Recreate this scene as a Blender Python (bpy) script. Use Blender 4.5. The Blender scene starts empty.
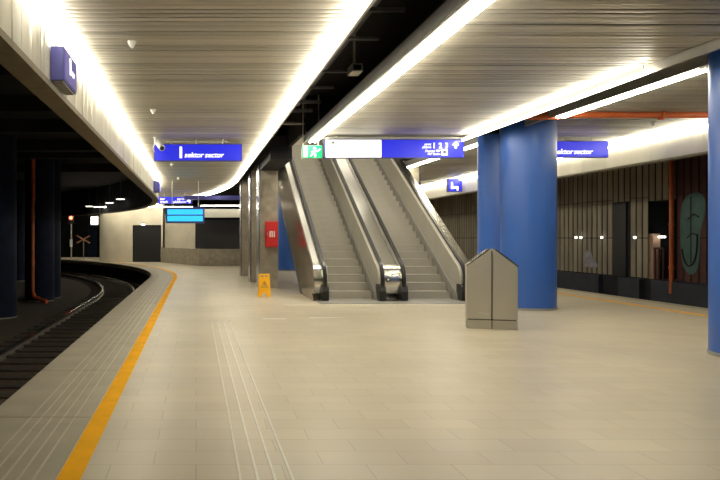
import bpy, bmesh, math, random
from mathutils import Vector, Matrix
random.seed(7)
S = bpy.context.scene
COL = S.collection
PI = math.pi

# ------------------------------------------------------------------ helpers
class MB:
    """collects shapes (world or local coordinates) that become ONE mesh object"""
    def __init__(s): s.v = []; s.f = []; s.m = []
    def poly(s, pts, mi=0):
        b = len(s.v); s.v += [tuple(p) for p in pts]; s.f.append(tuple(range(b, b+len(pts)))); s.m.append(mi)
    def hexa(s, p, mi=0):           # p: 4 bottom + 4 top, both counter-clockwise
        b = len(s.v); s.v += [tuple(q) for q in p]
        for q in ((3,2,1,0),(4,5,6,7),(0,1,5,4),(1,2,6,5),(2,3,7,6),(3,0,4,7)):
            s.f.append(tuple(b+i for i in q)); s.m.append(mi)
        return s
    def box(s, x0, x1, y0, y1, z0, z1, mi=0):
        return s.hexa([(x0,y0,z0),(x1,y0,z0),(x1,y1,z0),(x0,y1,z0),(x0,y0,z1),(x1,y0,z1),(x1,y1,z1),(x0,y1,z1)], mi)
    def prism(s, pts, a0, a1, axis='x', mi=0, side=None):   # polygon extruded along an axis
        n = len(pts); b = len(s.v)
        def P(a, p):
            return {'x': (a, p[0], p[1]), 'y': (p[0], a, p[1]), 'z': (p[0], p[1], a)}[axis]
        s.v += [P(a0, p) for p in pts] + [P(a1, p) for p in pts]
        s.f.append(tuple(b+i for i in reversed(range(n)))); s.m.append(mi)
        s.f.append(tuple(b+n+i for i in range(n))); s.m.append(mi)
        for i in range(n):
            j = (i+1) % n
            s.f.append((b+i, b+j, b+n+j, b+n+i)); s.m.append(mi if side is None else side)
        return s
    def cyl(s, x, y, z0, z1, r0, r1=None, n=48, mi=0):
        r1 = r0 if r1 is None else r1
        return s.tube([(x,y,z0),(x,y,z1)], [r0, r1], n, mi)
    def tube(s, path, r, n=12, mi=0, cap=True):
        path = [Vector(p) for p in path]; k = len(path)
        rs = r if isinstance(r, (list, tuple)) else [r]*k
        b = len(s.v); up = None
        for i, p in enumerate(path):
            t = (path[min(i+1, k-1)] - path[max(i-1, 0)]).normalized()
            if up is None:
                up = Vector((0,0,1)) if abs(t.z) < .9 else Vector((0,1,0))
            a = t.cross(up).normalized(); c = a.cross(t).normalized(); up = c
            for j in range(n):
                w = 2*PI*j/n
                s.v.append(tuple(p + a*math.cos(w)*rs[i] + c*math.sin(w)*rs[i]))
        for i in range(k-1):
            for j in range(n):
                q = (j+1) % n
                s.f.append((b+i*n+j, b+i*n+q, b+(i+1)*n+q, b+(i+1)*n+j)); s.m.append(mi)
        if cap:
            s.f.append(tuple(b+j for j in reversed(range(n)))); s.m.append(mi)
            s.f.append(tuple(b+(k-1)*n+j for j in range(n))); s.m.append(mi)
        return s
    def strip(s, rows, mi=0, closed=True):  # rows of equal profiles -> skinned solid
        n = len(rows[0]); b = len(s.v)
        for r in rows: s.v += [tuple(p) for p in r]
        for i in range(len(rows)-1):
            for j in range(n if closed else n-1):
                q = (j+1) % n
                s.f.append((b+i*n+j, b+i*n+q, b+(i+1)*n+q, b+(i+1)*n+j)); s.m.append(mi)
        if closed:
            s.f.append(tuple(b+j for j in reversed(range(n)))); s.m.append(mi)
            s.f.append(tuple(b+(len(rows)-1)*n+j for j in range(n))); s.m.append(mi)
        return s

def obj(name, mb, mats, parent=None, loc=None, smooth=None, bevel=0, recalc=True):
    """one mesh object; geometry given in world coordinates, origin at loc (or the parent's place)"""
    me = bpy.data.meshes.new(name)
    if parent is not None and loc is None:
        d = parent.get('_o', (0,0,0)) if not isinstance(parent, dict) else (0,0,0)
        off = Vector(ORIG.get(parent.name, (0,0,0)))
    else:
        off = Vector(loc) if loc is not None else Vector((0,0,0))
    me.from_pydata([tuple(Vector(v)-off) for v in mb.v], [], mb.f)
    mats = mats if isinstance(mats, (list, tuple)) else [mats]
    for m in mats: me.materials.append(m)
    me.polygons.foreach_set('material_index', mb.m)
    if recalc:
        bm = bmesh.new(); bm.from_mesh(me)
        bmesh.ops.recalc_face_normals(bm, faces=bm.faces); bm.to_mesh(me); bm.free()
    if smooth is not None:
        me.shade_smooth(); me.set_sharp_from_angle(angle=math.radians(smooth))
    o = bpy.data.objects.new(name, me); COL.objects.link(o)
    if parent is not None:
        o.parent = parent
        if loc is not None: o.location = off - Vector(ORIG.get(parent.name, (0,0,0)))
        ORIG[o.name] = tuple(off)
    else:
        o.location = off; ORIG[o.name] = tuple(off)
    if bevel:
        bv = o.modifiers.new('bevel', 'BEVEL'); bv.width = bevel; bv.segments = 2; bv.limit_method = 'ANGLE'
    return o
ORIG = {}
def thing(name, loc, label, cat, group=None):
    o = bpy.data.objects.new(name, None); COL.objects.link(o); o.location = loc
    o.empty_display_size = .2
    ORIG[o.name] = tuple(loc)
    return tag(o, label, cat, group)
def tag(o, label, cat, group=None):
    o['label'] = label; o['category'] = cat; o['kind'] = 'thing'
    if group: o['group'] = group
    return o
def struct(name, mb, mats, **k):
    o = obj(name, mb, mats, **k); o['kind'] = 'structure'; return o
def text(s, size, x, y, z, m, parent, name='lettering', align='LEFT', shear=0, bold=0, rotz=0, depth=.006, xs=1):
    cu = bpy.data.curves.new(name, 'FONT'); cu.body = s; cu.size = size; cu.align_x = align
    cu.shear = shear; cu.offset = bold; cu.extrude = depth; cu.resolution_u = 3
    t = bpy.data.objects.new('tmp', cu); COL.objects.link(t)
    bpy.context.view_layer.update()
    me = bpy.data.meshes.new_from_object(t.evaluated_get(bpy.context.evaluated_depsgraph_get()))
    bpy.data.objects.remove(t); bpy.data.curves.remove(cu)
    o = bpy.data.objects.new(name, me); COL.objects.link(o)
    M = Matrix.Rotation(rotz, 4, 'Z') @ Matrix.Rotation(PI/2, 4, 'X') @ Matrix.Diagonal((xs,1,1,1))
    me.transform(M); me.materials.clear(); me.materials.append(m)
    o.parent = parent; o.location = Vector((x,y,z)) - Vector(ORIG[parent.name])
    return o

# ------------------------------------------------------------------ materials
def nd(nt, t, **k):
    n = nt.nodes.new(t)
    for a, v in k.items(): setattr(n, a, v)
    return n
def mat(name, col, rough=.5, metal=0, var=0, vscale=6, bump=0, bscale=40, stretch=(1,1,1), spec=.5, rvar=0, per_island=0):
    m = bpy.data.materials.new(name); m.use_nodes = True; nt = m.node_tree
    b = nt.nodes['Principled BSDF']; L = nt.links.new
    b.inputs['Base Color'].default_value = (*col, 1); b.inputs['Roughness'].default_value = rough
    b.inputs['Metallic'].default_value = metal; b.inputs['Specular IOR Level'].default_value = spec
    tc = nd(nt, 'ShaderNodeTexCoord'); mp = nd(nt, 'ShaderNodeMapping'); mp.inputs['Scale'].default_value = stretch
    L(tc.outputs['Object'], mp.inputs['Vector'])
    src = None
    if var or rvar:
        n = nd(nt, 'ShaderNodeTexNoise'); n.inputs['Scale'].default_value = vscale; n.inputs['Detail'].default_value = 5
        L(mp.outputs['Vector'], n.inputs['Vector'])
        if var:
            r = nd(nt, 'ShaderNodeMapRange'); r.inputs[1].default_value = .3; r.inputs[2].default_value = .7
            r.inputs[3].default_value = 1-var; r.inputs[4].default_value = 1+var
            L(n.outputs['Fac'], r.inputs[0]); src = r.outputs[0]
        if rvar:
            r2 = nd(nt, 'ShaderNodeMapRange'); r2.inputs[1].default_value = .3; r2.inputs[2].default_value = .7
            r2.inputs[3].default_value = max(.02, rough-rvar); r2.inputs[4].default_value = rough+rvar
            L(n.outputs['Fac'], r2.inputs[0]); L(r2.outputs[0], b.inputs['Roughness'])
    if per_island:
        g = nd(nt, 'ShaderNodeNewGeometry'); r = nd(nt, 'ShaderNodeMapRange')
        r.inputs[3].default_value = 1-per_island; r.inputs[4].default_value = 1+per_island
        L(g.outputs['Random Per Island'], r.inputs[0])
        if src is None: src = r.outputs[0]
        else:
            mu = nd(nt, 'ShaderNodeMath', operation='MULTIPLY'); L(src, mu.inputs[0]); L(r.outputs[0], mu.inputs[1]); src = mu.outputs[0]
    if src is not None:
        mx = nd(nt, 'ShaderNodeVectorMath', operation='SCALE'); mx.inputs[0].default_value = col
        L(src, mx.inputs['Scale']); L(mx.outputs[0], b.inputs['Base Color'])
    if bump:
        n = nd(nt, 'ShaderNodeTexNoise'); n.inputs['Scale'].default_value = bscale; n.inputs['Detail'].default_value = 6
        L(mp.outputs['Vector'], n.inputs['Vector'])
        bp = nd(nt, 'ShaderNodeBump'); bp.inputs['Strength'].default_value = bump; bp.inputs['Distance'].default_value = .01
        L(n.outputs['Fac'], bp.inputs['Height']); L(bp.outputs[0], b.inputs['Normal'])
    return m
def emit(name, col, st):
    m = bpy.data.materials.new(name); m.use_nodes = True; nt = m.node_tree
    b = nt.nodes['Principled BSDF']
    b.inputs['Base Color'].default_value = (*[min(1, c) for c in col], 1); b.inputs['Roughness'].default_value = .3
    b.inputs['Emission Color'].default_value = (*col, 1); b.inputs['Emission Strength'].default_value = st
    return m

def tile_mat():
    m = bpy.data.materials.new('stone_tiles'); m.use_nodes = True; nt = m.node_tree; L = nt.links.new
    b = nt.nodes['Principled BSDF']; tc = nd(nt, 'ShaderNodeTexCoord')
    br = nd(nt, 'ShaderNodeTexBrick'); br.offset = .5
    br.inputs['Color1'].default_value = (.545,.485,.37,1); br.inputs['Color2'].default_value = (.50,.44,.335,1)
    br.inputs['Mortar'].default_value = (.37,.325,.245,1)
    br.inputs['Scale'].default_value = 1; br.inputs['Brick Width'].default_value = .6; br.inputs['Row Height'].default_value = .3
    br.inputs['Mortar Size'].default_value = .004; br.inputs['Mortar Smooth'].default_value = .3
    L(tc.outputs['Object'], br.inputs['Vector'])
    n = nd(nt, 'ShaderNodeTexNoise'); n.inputs['Scale'].default_value = .55; n.inputs['Detail'].default_value = 7; n.inputs['Roughness'].default_value = .65
    L(tc.outputs['Object'], n.inputs['Vector'])
    r = nd(nt, 'ShaderNodeMapRange'); r.inputs[1].default_value = .3; r.inputs[2].default_value = .7; r.inputs[3].default_value = .9; r.inputs[4].default_value = 1.1
    L(n.outputs['Fac'], r.inputs[0])
    sc = nd(nt, 'ShaderNodeVectorMath', operation='SCALE'); L(br.outputs['Color'], sc.inputs[0]); L(r.outputs[0], sc.inputs['Scale'])
    L(sc.outputs[0], b.inputs['Base Color'])
    n2 = nd(nt, 'ShaderNodeTexNoise'); n2.inputs['Scale'].default_value = 2.2; n2.inputs['Detail'].default_value = 6
    L(tc.outputs['Object'], n2.inputs['Vector'])
    r2 = nd(nt, 'ShaderNodeMapRange'); r2.inputs[3].default_value = .24; r2.inputs[4].default_value = .48
    L(n2.outputs['Fac'], r2.inputs[0]); L(r2.outputs[0], b.inputs['Roughness'])
    bp = nd(nt, 'ShaderNodeBump'); bp.inputs['Strength'].default_value = .25; bp.inputs['Distance'].default_value = .004
    iv = nd(nt, 'ShaderNodeMath', operation='SUBTRACT'); iv.inputs[0].default_value = 1; L(br.outputs['Fac'], iv.inputs[1])
    L(iv.outputs[0], bp.inputs['Height']); L(bp.outputs[0], b.inputs['Normal'])
    return m
def step_mat():   # fine lengthwise ribs of escalator steps
    m = mat('ribbed_step_metal', (.42,.40,.345), .5, .2, var=.06, vscale=3)
    nt = m.node_tree; L = nt.links.new; b = nt.nodes['Principled BSDF']
    tc = nd(nt, 'ShaderNodeTexCoord'); w = nd(nt, 'ShaderNodeTexWave'); w.bands_direction = 'X'; w.inputs['Scale'].default_value = 12
    L(tc.outputs['Object'], w.inputs['Vector'])
    bp = nd(nt, 'ShaderNodeBump'); bp.inputs['Strength'].default_value = .4; bp.inputs['Distance'].default_value = .004
    L(w.outputs['Fac'], bp.inputs['Height']); L(bp.outputs[0], b.inputs['Normal'])
    return m

M = dict(
    tiles=tile_mat(), step=step_mat(), tread=mat('darkened_tread_metal', (.30,.285,.25), .5, .2, var=.06),  # tread: step metal darkened, groove shade put into the colour
    edge=mat('edge_slab_concrete', (.385,.35,.27), .5, var=.1, vscale=2.5, bump=.15),
    ridge=mat('pale_ridge', (.50,.46,.37), .35, var=.08),
    yellow=mat('yellow_paint', (.93,.46,.008), .7, var=.08, vscale=4, spec=.1),
    guide=mat('white_guide_strip', (.66,.63,.55), .3, var=.08, vscale=8),
    slat=mat('ceiling_slat_metal', (.42,.40,.345), .34, .2, var=.08, vscale=1.5, stretch=(.4,6,1), per_island=.2),
    fascia=mat('fascia_panel', (.57,.55,.48), .35, .25, var=.05, vscale=2, per_island=.07),
    ledge=mat('brown_ledge', (.20,.165,.11), .6, var=.15),
    lip=mat('grey_edge_profile', (.34,.33,.31), .45, .4, var=.08),
    darkconc=mat('near_black_concrete', (.018,.018,.022), .9, var=.3, vscale=1.5),  # near-black concrete for slab, backs and track walls
    blacktrim=mat('black_gap', (.01,.01,.01), .8),
    beam=mat('dark_steel_beam', (.17,.17,.21), .5, .3, var=.2),
    ballast=mat('brown_track_bed', (.062,.044,.03), .95, var=.45, vscale=9, bump=1, bscale=14),
    rail=mat('rail_steel', (.30,.26,.22), .35, .9, var=.2, vscale=3),
    railhead=mat('polished_rail_head', (.55,.52,.48), .22, 1),
    sleeper=mat('dark_sleeper', (.045,.034,.025), .9, var=.3),
    blue=mat('blue_gloss_paint', (.036,.12,.46), .34, var=.03, vscale=1.3, rvar=.04),
    blueshade=mat('shaded_blue_paint', (.007,.012,.034), .7, var=.3, vscale=2.5, spec=.2),  # column blue darkened, shade beyond the track put into the colour
    concrete=mat('brown_grey_concrete', (.33,.295,.235), .75, var=.2, vscale=5, bump=.3, bscale=60),
    pale=mat('pale_concrete', (.64,.59,.48), .75, var=.09, vscale=1.2, bump=.1),
    mirror=mat('polished_steel_edge', (.36,.37,.42), .22, 1),
    dark=mat('near_black_panel', (.010,.010,.013), .5),
    steel=mat('brushed_steel', (.60,.58,.53), .42, .8, var=.03, vscale=2),
    chrome=mat('polished_deck_steel', (.55,.54,.50), .22, 1),
    satin=mat('satin_panel_steel', (.50,.48,.42), .5, .4, var=.05, vscale=2),
    clad=mat('outer_cladding_steel', (.46,.42,.36), .2, 1, var=.05, vscale=2),
    rubber=mat('black_rubber', (.012,.012,.012), .35),
    red=mat('red_enamel', (.62,.02,.02), .35, var=.06),
    white=mat('white_paint', (.8,.8,.78), .4),
    orange=mat('orange_pipe_paint', (.55,.115,.025), .45, var=.15, vscale=4),
    wet=mat('orange_yellow_plastic', (.92,.45,.01), .5, var=.04, spec=.2),
    slatwall=mat('tan_wall_strip', (.33,.285,.21), .6, var=.18, vscale=1.5, stretch=(1,1,.5), per_island=.14),
    teal=mat('teal_spray_paint', (.06,.135,.125), .6, var=.2, vscale=3),
    maroon=mat('maroon_spray_paint', (.085,.022,.017), .6, var=.2, vscale=3),
    bandblue=mat('blue_black_plinth', (.030,.034,.05), .6, var=.25, vscale=2),
    board=mat('faded_orange_board', (.42,.2,.11), .6, var=.3),
    signcase=mat('blue_sign_case', (.06,.06,.30), .4),
    greycase=mat('grey_case', (.55,.55,.52), .4),
    signblue=emit('lit_blue_face', (.010,.015,.46), .95),
    fasciablue=emit('glow_added_blue_face', (.10,.09,.36), .35),  # face of an unlit sign, faint glow added to its colour
    signwhite=emit('lit_white_face', (1,1,.98), 1.0),
    letter=emit('lit_white_lettering', (1,1,1), .85),
    dimletter=mat('grey_lettering', (.18,.18,.22), .5),
    exitgreen=emit('lit_green_face', (.0,.40,.13), .7),
    cyan=emit('cyan_display', (.03,.5,.9), .75),
    tubelight=emit('fluorescent_tube', (1,.925,.74), 24.5),
    fixture=emit('bare_lamp', (1,.95,.85), 12),
    redlamp=emit('red_signal_lamp', (1,.06,.03), 14),
    smalllamp=emit('small_wall_lamp', (1,.93,.8), 5),
)

# ------------------------------------------------------------------ the curved platform line
EDGE = -1.87; YC = 27.0; RC = 38.0
def P(s, x, z=0):
    """point at lateral place x, distance s along the platform: straight, then bending away to the left"""
    if s <= YC: return (x, s, z)
    a = (s-YC)/RC; r = RC + (x-EDGE)
    return (EDGE-RC + r*math.cos(a), YC + r*math.sin(a), z)
def srange(a, b, st, st2=None):
    out = []; s = a
    while s < b-1e-6:
        out.append(s); s += st if s < YC-1e-6 else (st2 or st)
    return out+[b]
def sweep(mb, prof, a, b, st=1.0, mi=0):   # prof: (x,z) ring
    st_ = srange(a, b, b-a if b <= YC else st)
    if b > YC and a < YC: st_ = [a]+srange(YC, b, st)
    mb.strip([[P(s, x, z) for x, z in prof] for s in st_], mi)
    return mb
def rect(x0, x1, z0, z1): return [(x0,z0),(x1,z0),(x1,z1),(x0,z1)]

YS, YE = -7.0, 62.0     # modelled length
REDGE = 11.65

# ------------------------------------------------------------------ floor and tracks
mb = MB()
ss = [YS]+srange(YC, 60, 1.0)
for i in range(len(ss)-1):
    a = P(ss[i], -.935); b = P(ss[i+1], -.935)
    mb.hexa([(a[0],a[1],-.25),(REDGE-.35,a[1],-.25),(REDGE-.35,b[1],-.25),(b[0],b[1],-.25),
             (a[0],a[1],0),(REDGE-.35,a[1],0),(REDGE-.35,b[1],0),(b[0],b[1],0)])
struct('floor', mb, M['tiles'])
mb = MB(); s = 10.36-2.14*9
while s < 57:                       # slabs along the platform edge, grooves along them
    e = s+2.14-.012
    sweep(mb, rect(EDGE, -.937, -.22, 0), max(s, YS), e, .6, 0)
    for x in (-1.47, -1.375, -1.28, -1.18, -1.08):
        sweep(mb, rect(x-.008, x+.008, -.01, .004), max(s, YS), e, .6, 1)
    s += 2.14
struct('floor_edge_left', mb, [M['edge'], M['ridge']])
mb = MB(); mb.box(REDGE-.345, REDGE, YS, YE, -.22, 0); struct('floor_edge_right', mb, M['edge'])
mb = MB(); sweep(mb, rect(EDGE+.15, EDGE+.4, -.95, -.23), YS, 59, 1); struct('wall_platform_left', mb, M['darkconc'])
mb = MB(); mb.box(REDGE-.4, REDGE-.15, YS, YE, -.95, -.23); struct('wall_platform_right', mb, M['darkconc'])
mb = MB(); mb.box(-60, EDGE+.6, YS, 80, -1.15, -.92); struct('floor_track_left', mb, M['ballast'])
mb = MB(); mb.box(REDGE-.5, 16.2, YS, YE, -1.15, -.92); struct('floor_track_right', mb, M['ballast'])

mb = MB(); sweep(mb, rect(-.925, -.765, -.01, .003), YS, 45.6, .6)
tag(obj('safety_line', mb, M['yellow']), 'broad yellow safety line along the curved platform edge', 'safety line')
mb = MB(); mb.box(10.42, 10.56, YS, YE, -.01, .003)
tag(obj('safety_line', mb, M['yellow']), 'thin yellow safety line by the slatted wall side of the platform', 'safety line')
for i, (x, w) in enumerate(zip((.295,.41,.525,.642), ('first','second','third','fourth'))):
    mb = MB(); mb.box(x-.0095, x+.0095, YS, 12.9, -.005, .005)
    g = tag(obj('guide_line', mb, M['guide']), w+' raised white guide line counted from the broad yellow line', 'guide line', 'raised guide lines in the floor')
    mb = MB(); mb.cyl(x, 13.15, -.004, .004, .03, n=14); obj('stud', mb, M['white'], g)
mb = MB()
for k in range(7):
    mb.hexa([(2.25+k*.115+d, 16.0+e, z) for z in (-.004,.004) for d, e in ((0,0),(.035,0),(-.12,.42),(-.155,.42))])
for k in range(38):
    mb.box(3.12+k*.1, 3.16+k*.1, 16.15, 16.3, -.004, .004)
tag(obj('tactile_strip', mb, M['guide']), 'row of raised tactile ribs in front of the escalators', 'tactile strip')
mb = MB(); mb.box(1.32, 1.78, 13.38, 13.5, -.004, .003)
tag(obj('floor_strip', mb, M['white']), 'short white strip in the floor before the wet floor sign', 'floor strip', 'white strips in the floor')
mb = MB(); mb.hexa([(x, y, z) for z in (-.004,.003) for x, y in ((2.27,13.55),(2.7,13.6),(3.05,13.7),(2.27,13.68))])
tag(obj('floor_strip', mb, M['white']), 'longer white strip in the floor before the escalator', 'floor strip', 'white strips in the floor')

# the curving track
tr = thing('railway_track', (-3.32, 12, -.92), 'railway track curving away beside the yellow edged platform', 'railway track')
for x in (-2.6, -4.04):
    mb = MB()
    sweep(mb, [(x-.07,-.92),(x+.07,-.92),(x+.07,-.9),(x+.012,-.88),(x+.012,-.8),(x-.012,-.8),(x-.012,-.88),(x-.07,-.9)], YS, 60, .8)
    r_ = obj('rail', mb, M['rail'], tr)
    mb = MB(); sweep(mb, rect(x-.036, x+.036, -.81, -.77), YS, 60, .8); obj('rail_head', mb, M['railhead'], r_)
for k in range(78):
    s0 = 2.0+k*.72; q = [P(s0, -4.6), P(s0, -2.05), P(s0+.24, -2.05), P(s0+.24, -4.6)]
    mb = MB(); mb.hexa([(a,b,-.93) for a,b,_ in q]+[(a,b,-.89) for a,b,_ in q]); obj('sleeper', mb, M['sleeper'], tr)

# ------------------------------------------------------------------ ceilings of metal slats
def ceiling(name, x0, x1, z, a, b, curved, pitch=.13, gap=.022, cut=None):
    mb = MB(); s = a; rnd = random.Random(len(name))
    while s < b:
        t = rnd.uniform(-.006, .006); e = s+pitch-gap; u = rnd.uniform(-.003,.003)
        F = (lambda ss, x, zz: P(ss, x, zz)) if curved else (lambda ss, x, zz: (x, ss, zz))
        d = e-s; pr = [(s,z+t+u+.007), (s+d*.3,z+t*.4+u), (s+d*.7,z-t*.4+u), (e,z-t+u+.007)]   # shallow convex slat
        pr += [(e,z+.035), (s,z+.035)]
        mb.strip([[F(a_,x0,b_) for a_,b_ in pr], [F(a_,x1,b_) for a_,b_ in pr]])
        s += pitch
    return struct(name, mb, M['slat'])
ZA, ZC = 4.0, 4.2
ceiling('ceiling_left', -1.5, 1.68, ZA, YS, 58, True)
ceiling('ceiling_middle', 2.63, 6.26, ZA, YS, 16.15, False)
ceiling('ceiling_right', 7.31, 11.3, ZC, YS, YE, False)
def plate(name, prof, a, b, curved, m):
    mb = MB()
    if curved: sweep(mb, prof, a, b, 1)
    else: mb.prism(prof, a, b, 'y')
    return struct(name, mb, m)
# plates that close the ceilings from above, edge profiles
plate('ceiling_left_backing', rect(-1.55, 1.70, ZA+.06, ZA+.09), YS, 58, True, M['blacktrim'])
plate('ceiling_middle_backing', rect(2.6, 6.29, ZA+.06, ZA+.09), YS, 16.18, False, M['blacktrim'])
plate('ceiling_right_backing', rect(7.28, 11.33, ZC+.06, ZC+.09), YS, YE, False, M['blacktrim'])
plate('trim_1', rect(1.69, 1.725, ZA-.125, ZA+.05), YS, 58, True, M['lip'])
plate('trim_2', rect(2.575, 2.615, ZA-.135, ZA+.04), YS, 16.2, False, M['lip'])
plate('trim_3', rect(6.275, 6.31, ZA-.125, ZA+.05), YS, 16.2, False, M['lip'])
plate('trim_4', rect(7.245, 7.285, ZC-.14, ZC+.04), YS, YE, False, M['lip'])
mb = MB(); mb.box(2.615, 6.275, 16.16, 16.2, ZA-.05, ZA+.13); struct('trim_5', mb, M['fascia'])
plate('trim_6', rect(-1.535, -1.515, ZA-.03, ZA+.03), YS, 58, True, M['blacktrim'])

# tall fascias above both platform edges
mb = MB(); s = YS
while s < 57:
    u, v = random.uniform(-.012,.004), random.uniform(-.012,.004)
    a, b, c, d = P(s,-1.60), P(s+.142,-1.60), P(s+.142,-1.55+v), P(s,-1.55+u)
    mb.hexa([(p[0],p[1],3.27) for p in (a,d,c,b)]+[(p[0],p[1],ZA+.03) for p in (a,d,c,b)]); s += .15
struct('wall_fascia_left', mb, M['fascia'])
plate('trim_7', rect(-1.80, -1.545, 3.20, 3.265), YS, 58, True, M['ledge'])
plate('wall_fascia_left_back', rect(-1.75, -1.61, 3.26, 5.0), YS, 58, True, M['darkconc'])
mb = MB(); s = YS
while s < YE:
    mb.box(11.34, 11.39, s, s+.594, 3.53, ZC+.03); s += .6
struct('wall_fascia_right', mb, M['fascia'])
plate('wall_fascia_right_back', rect(11.4, 11.55, 3.5, 5.0), YS, YE, False, M['darkconc'])
plate('trim_8', rect(11.33, 11.56, 3.48, 3.525), YS, YE, False, M['ledge'])

# dark slab overhead, beams in the gaps
for n, (x0, x1, y0, y1) in enumerate([(-20, 2.6, YS, 75), (2.6, 7.3, YS, 16.6), (7.3, 16.4, YS, 75), (2.6, 7.3, 30, 75)]):
    mb = MB(); mb.box(x0, x1, y0, y1, 5.0, 5.3); struct('ceiling_slab', mb, M['darkconc'])
for y in (5.2, 6.9, 7.7, 8.7, 9.9, 11.9, 13.2, 14.6, 15.6, 17.2):
    mb = MB(); w = random.choice((.04, .06, .1)); h = random.uniform(.03, .07)
    mb.box(1.74, 2.68, y, y+w, 4.5, 4.5+h); struct('beam', mb, M['beam'])
mb = MB(); mb.box(1.80, 1.86, YS, 40, 4.68, 4.74); mb.box(2.3, 2.42, YS, 16, 4.7, 4.76); struct('beam', mb, M['beam'])
for y in (9, 12.6, 16.2, 19.4, 23.4, 25.6, 31):
    mb = MB(); mb.box(-14, -1.9, y, y+.5, 4.62, 4.99); struct('beam', mb, M['darkconc'])
mb = MB(); mb.box(2.64, 7.24, 16.25, 16.6, 4.1, 4.99); struct('beam', mb, M['darkconc'])
# concrete ring beam on the columns beside the stair opening
mb = MB(); mb.box(2.03, 2.63, 18.6, 30, 4.05, 4.4); struct('beam', mb, M['darkconc'])
mb = MB(); mb.box(2.03, 2.63, 18.6, 21.7, 3.75, 4.04); struct('beam', mb, M['darkconc'])
mb = MB(); mb.box(7.3, 7.85, 18.6, 30, 4.32, 4.7); struct('beam', mb, M['darkconc'])

# light lines along the ceiling edges
def light_line(x, z, a, b, curved, label, twin):
    t = thing('light_line', (x, max(a, 5), z), label, 'light', 'fluorescent light lines along the ceiling edges')
    def sw(prof):
        m_ = MB()
        if curved: sweep(m_, prof, a, b, 1)
        else: m_.prism(prof, a, b, 'y')
        return m_
    yy = a+.1                               # small clips that carry the tube
    while yy < b:
        p = P(yy, x) if curved else (x, yy, 0)
        hm = MB(); hm.box(p[0]-.006, p[0]+.006, p[1]-.015, p[1]+.015, z+.012, z+.115); obj('clip', hm, M['greycase'], t); yy += 3.0
    if twin:  # second tube added beside the first to widen the bright band
        obj('tube', sw([(x+.12+.026*math.cos(k*PI/4+.39), z-.01+.026*math.sin(k*PI/4+.39)) for k in range(8)]), M['tubelight'], t)
    obj('tube', sw([(x+.026*math.cos(k*PI/4+.39), z-.01+.026*math.sin(k*PI/4+.39)) for k in range(8)]), M['tubelight'], t)
light_line(-1.47, ZA-.075, 5.0, 57, True, 'bright light line where the tall ribbed fascia above the track meets the slatted ceiling', 0)
light_line(1.62, ZA-.115, 4.6, 57, True, 'bright light line along the ceiling edge above the concrete columns', 0)
light_line(2.70, ZA-.115, 3.5, 16.1, False, 'bright light line beside the dark gap on the ceiling edge facing the escalator', 1)
light_line(6.19, ZA-.115, 9.3, 15.8, False, 'shorter light line on the ceiling edge above the twin blue columns', 0)
light_line(7.38, ZC-.12, 10.0, 13.9, False, 'short light line between the twin blue columns and the big column at the picture edge', 1)
light_line(7.38, ZC-.12, 17.7, 52, False, 'light line running on behind the twin blue columns', 1)
light_line(11.26, ZC-.12, -1.5, 58, False, 'light line above the smooth fascia over the slatted wall', 0)

# ------------------------------------------------------------------ right wall across the far track
WX = 15.5
mb = MB(); mb.box(WX+.06, WX+.4, YS, 22.0, -.95, 5); mb.box(WX+.06, WX+.4, 23.5, YE, -.95, 5)
mb.box(WX+.06, WX+.4, 22.0, 23.5, -.95, .2); mb.box(WX+.06, WX+.4, 22.0, 23.5, 2.85, 5)
mb.box(WX+2.0, WX+2.2, 21.0, 24.5, -.2, 3.2)                     # back of the recess
mb.box(WX+.4, WX+2.0, 21.9, 22.0, .1, 3); mb.box(WX+.4, WX+2.0, 23.5, 23.6, .1, 3); mb.box(WX+.4, WX+2.0, 21.9, 23.6, .1, .2); mb.box(WX+.4, WX+2.0, 21.9, 23.6, 2.85, 3)
struct('wall_right', mb, M['darkconc'])
mb = MB(); s = 12.0; i = 0
while s < 58:
    e = s+.245; mi = 0
    c = (s+e)/2
    lo = .22
    if 24.5 < c < 25.35: lo = 2.92
    if 21.95 < c < 23.5: lo = 2.86
    if 20.3 < c < 21.9: mi = 2
    if lo < 1: mb.box(WX+.04, WX+.06, s, e, lo, 1.585, mi); mb.box(WX+.04, WX+.06, s, e, 1.615, 3.0, mi); lo = 3.02
    mb.box(WX+.04, WX+.06, s, e, lo, 5.0, mi if mi == 2 else 0)
    s += .335
struct('wall_right_cladding', mb, [M['slatwall'], M['teal'], M['maroon']])
mb = MB(); y = 8
while y < 58:
    if not (24.8 < y < 25.9 or 22.9 < y < 23.6): mb.box(WX-.12, WX+.06, y, y+.6, -.9, .17)
    y += .6
struct('wall_right_plinth', mb, M['bandblue'])
def smooth_ring(k, closed=True, n=5):
    out = []; m = len(k)
    for i in range(m if closed else m-1):
        g = (lambda j: Vector(k[j % m])) if closed else (lambda j: Vector(k[max(0, min(m-1, j))]))
        p0, p1, p2, p3 = g(i-1), g(i), g(i+1), g(i+2)
        for u in [v/n for v in range(n)]:
            out.append(tuple(.5*((2*p1)+(p2-p0)*u+(2*p0-5*p1+4*p2-p3)*u*u+(3*p1-p0-3*p2+p3)*u**3)))
    if not closed: out.append(tuple(k[-1]))
    return out
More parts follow.
